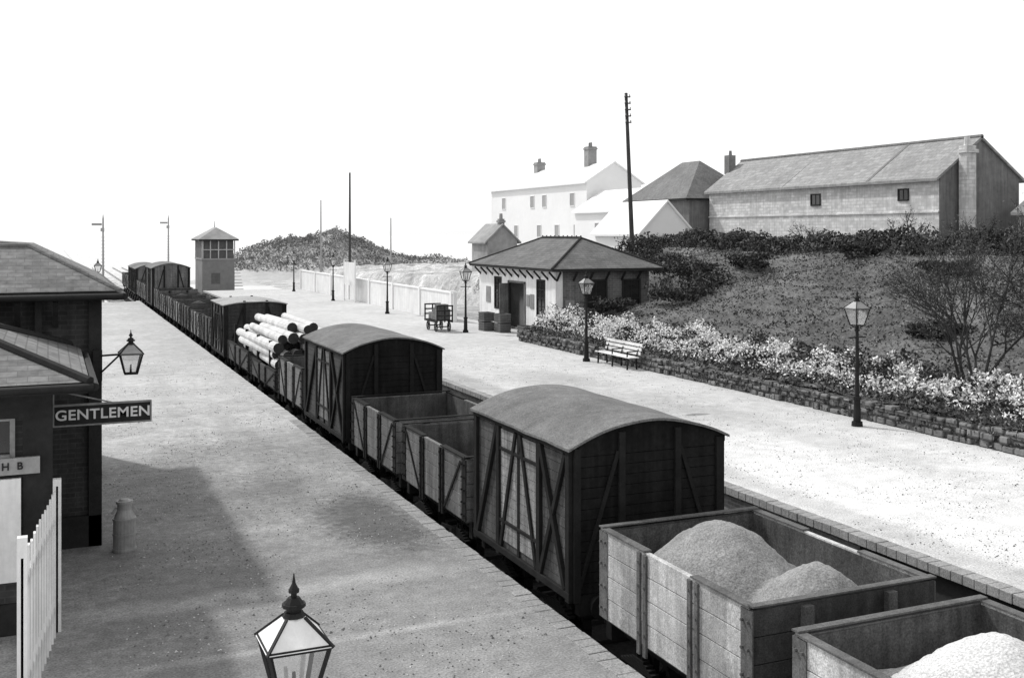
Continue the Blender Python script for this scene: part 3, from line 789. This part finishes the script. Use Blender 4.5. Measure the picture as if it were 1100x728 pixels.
gable('white_outbuilding', 38.6, 42.8, 66, 73, 0, 5.2, 7.3, 'haze', 'haze')
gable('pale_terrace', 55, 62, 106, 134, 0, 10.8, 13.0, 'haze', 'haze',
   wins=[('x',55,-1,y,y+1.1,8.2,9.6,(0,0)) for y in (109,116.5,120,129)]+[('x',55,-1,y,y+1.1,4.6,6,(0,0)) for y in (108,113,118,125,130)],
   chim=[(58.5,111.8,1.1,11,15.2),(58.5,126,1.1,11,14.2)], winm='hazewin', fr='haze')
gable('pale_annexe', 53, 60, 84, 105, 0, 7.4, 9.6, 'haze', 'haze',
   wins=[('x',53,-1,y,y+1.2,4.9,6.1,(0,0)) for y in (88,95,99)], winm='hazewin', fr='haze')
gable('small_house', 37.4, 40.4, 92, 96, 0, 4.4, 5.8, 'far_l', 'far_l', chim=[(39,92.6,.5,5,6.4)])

# ------------------------------------------------------------ signal box
e = empty('signal_box', (14.3, 103, RZ)); x0,x1,y0,y1 = 12.9,15.8,101,106
b = B(); b.box(x0,x1,y0,y1,-1.2,2.6); b.out('brick_base','hazedark',e)
b = B(); b.box(x0-.05,x1+.05,y0-.05,y1+.05,2.603,2.75); b.box(x0-.1,x1+.1,y0-.1,y1+.1,4.36,4.5); b.out('cabin_trim','far_l',e)
b = B(); b.box(x0+.1,x1-.1,y0+.1,y1-.1,2.75,4.36); b.out('cabin_glazing','boxwin',e); b = B()
for i in range(5): xx = x0+(x1-x0)*i/4; b.box(xx-.05,xx+.05,y0-.02,y0+.1,2.753,4.35)
for i in range(7): yy = y0+(y1-y0)*i/6; b.box(x0-.02,x0+.1,yy-.05,yy+.05,2.753,4.35)
b.box(x0-.03,x1+.03,y0-.03,y0+.1,3.5,3.58)
b.out('window_bars','far_p',e)
b = B(); b.box(x0+.8,x0+1.6,y0-.02,y0,.4,1.4); b.out('lower_window','boxwin',e)
hiproof(e, x0-.35,x1+.35,y0-.35,y1+.35,4.5,5.6,'y','far_l','far_l',tiles=False,ins=1.79)
b = B(); b.cyl((14.35,103.5,5.5),(14.35,103.5,6.2),.05,.02,6)
for i in range(12): b.box(x1+.1,x1+1.0,101.5+i*.33,101.8+i*.33,-.8+i*.29,-.76+i*.29)
b.out('finial_and_steps','hazedark',e)

# ------------------------------------------------------------ poles & signals
def tpole(x, y, z0, z1, arms, m='pole', r=.14, lean=0, aw=.65):
    e = empty('telegraph_pole', (x,y,z0)); b = B(); b.cyl((x,y,z0),(x-lean,y,z1),r,r*.6,10)
    k = B()
    for i in range(arms):
        z = z1-.3-i*.4; xx = x-lean*(z-z0)/(z1-z0); b.box(xx-aw,xx+aw,y-.2,y-.1,z,z+.07)
        for d in (-aw*.85,aw*.85): k.cyl((xx+d,y-.15,z+.07),(xx+d,y-.15,z+.2),.04,.03,6)
    b.out('pole_and_arms', m, e)
    if arms: k.out('insulators','tin',e)
tpole(34.0, 59.0, 1, 13.9, 5, lean=.6, r=.17, aw=.2)
tpole(23, 87, 0, 10.1, 0, r=.12); tpole(26, 110, 0, 8.5, 0, 'hazewin', r=.1); tpole(36,118,0,6.8,0,'hazewin', r=.1)
def signal(x, y, z1, m='hazewin'):
    e = empty('semaphore_signal', (x,y,-1)); b = B(); b.cyl((x,y,-1.2),(x,y,z1),.1,.07,8); b.cyl((x,y,z1),(x,y,z1+.5),.08,.01,8)
    b.box(x-.9,x-.1,y-.05,y-.02,z1-.5,z1-.3); b.box(x-.2,x+.1,y-.1,y+.1,z1-1.0,z1-.7)
    for i in range(20): b.box(x-.15,x+.15,y+.3,y+.33,i*.3-1,i*.3-.97)
    b.out('post_and_arm', m, e)
signal(4.2, 96, 6.2); signal(12.2, 124, 6.6)

# wooded hillock
b = B(); pts = []
cx, cy = 33, 146
def hh(x, y):
    u = (x-cx)*.918-(y-cy)*.397; v = (x-cx)*.397+(y-cy)*.918
    z = 4.9*math.exp(-((u+1)/10)**4)*math.exp(-(v/9)**2)+2.9*math.exp(-((u-15)/14)**2)*math.exp(-(v/9)**2)
    return -1.4+z*(1+.22*noise.noise((x*.2,y*.2,1))+.14*noise.noise((x*.8,y*.8,4)))
n = 70
for j in range(n+1):
    for i in range(n+1):
        x = cx-36+72*i/n; y = cy-36+72*j/n; b.v.append((x,y,hh(x,y)))
for j in range(n):
    for i in range(n):
        k = j*(n+1)+i; b.f.append((k,k+1,k+n+2,k+n+1)); b.m.append(0)
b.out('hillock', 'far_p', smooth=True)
for i in range(36000):
    x = cx+random.gauss(3,13); y = cy+random.gauss(0,8); z = hh(x,y)
    if z < .2: continue
    pts.append(((x,y,z+random.uniform(-.1,.5)*(1+noise.noise((x*.5,y*.5,8)))), 1 if noise.noise((x*.35,y*.35,z*.5))+random.gauss(0,.1) > 0 else 0, 1))
leaves(pts, 'distant_trees', ['far_d','far_l'], .17)
b = B(); nx = 60
for i in range(nx+1):
    t_ = i/nx; x = -300+1100*t_; y = 620-150*t_
    h = 3+7*max(0, noise.noise((t_*3.1, 1, 0))+.35)
    for (dy, dz) in ((-90,-2),(-40,h*.6),(0,h),(80,-2)): b.v.append((x, y+dy, dz))
for i in range(nx):
    for j in range(3): k = i*4+j; b.f.append((k,k+4,k+5,k+1)); b.m.append(0)
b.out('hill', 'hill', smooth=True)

# ------------------------------------------------------------ light, sky, camera
el, az = 47, -29
w = D.worlds.new('World'); sc.world = w; w.use_nodes = True; N = w.node_tree.nodes; L = w.node_tree.links
sky = N.new('ShaderNodeTexSky'); sky.sky_type = 'NISHITA'; sky.sun_disc = False
sky.sun_elevation = math.radians(el); sky.sun_rotation = math.radians(az); sky.dust_density = 1.5
bw = N.new('ShaderNodeRGBToBW'); L.new(sky.outputs[0], bw.inputs[0])
pw = N.new('ShaderNodeMath'); pw.operation = 'POWER'; L.new(bw.outputs[0], pw.inputs[0]); pw.inputs[1].default_value = .32
ml = N.new('ShaderNodeMath'); ml.operation = 'MULTIPLY'; L.new(pw.outputs[0], ml.inputs[0]); ml.inputs[1].default_value = 4.7
bg = N['Background']; L.new(ml.outputs[0], bg.inputs[0]); bg.inputs[1].default_value = .15
ld = D.lights.new('sun', 'SUN'); ld.energy = 3.0; ld.angle = math.radians(3); ld.color = (1, .995, .985)
lo = D.objects.new('sun', ld); sc.collection.objects.link(lo)
d = Vector((math.sin(math.radians(az))*math.cos(math.radians(el)), math.cos(math.radians(az))*math.cos(math.radians(el)), math.sin(math.radians(el))))
lo.rotation_euler = (-d).to_track_quat('-Z', 'Y').to_euler(); lo.location = d*50

cd = D.cameras.new('camera'); cam = D.objects.new('camera', cd); sc.collection.objects.link(cam); sc.camera = cam
cam.location = (0, 0, 5.1); cam.rotation_euler = (math.radians(90), 0, math.radians(-23.43))
cd.sensor_width = 36; cd.lens = 37.6; cd.shift_y = -114/1100; cd.clip_end = 6000; cd.clip_start = .1
sc.view_settings.view_transform = 'Standard'; sc.view_settings.look = 'None'; sc.view_settings.exposure = 0
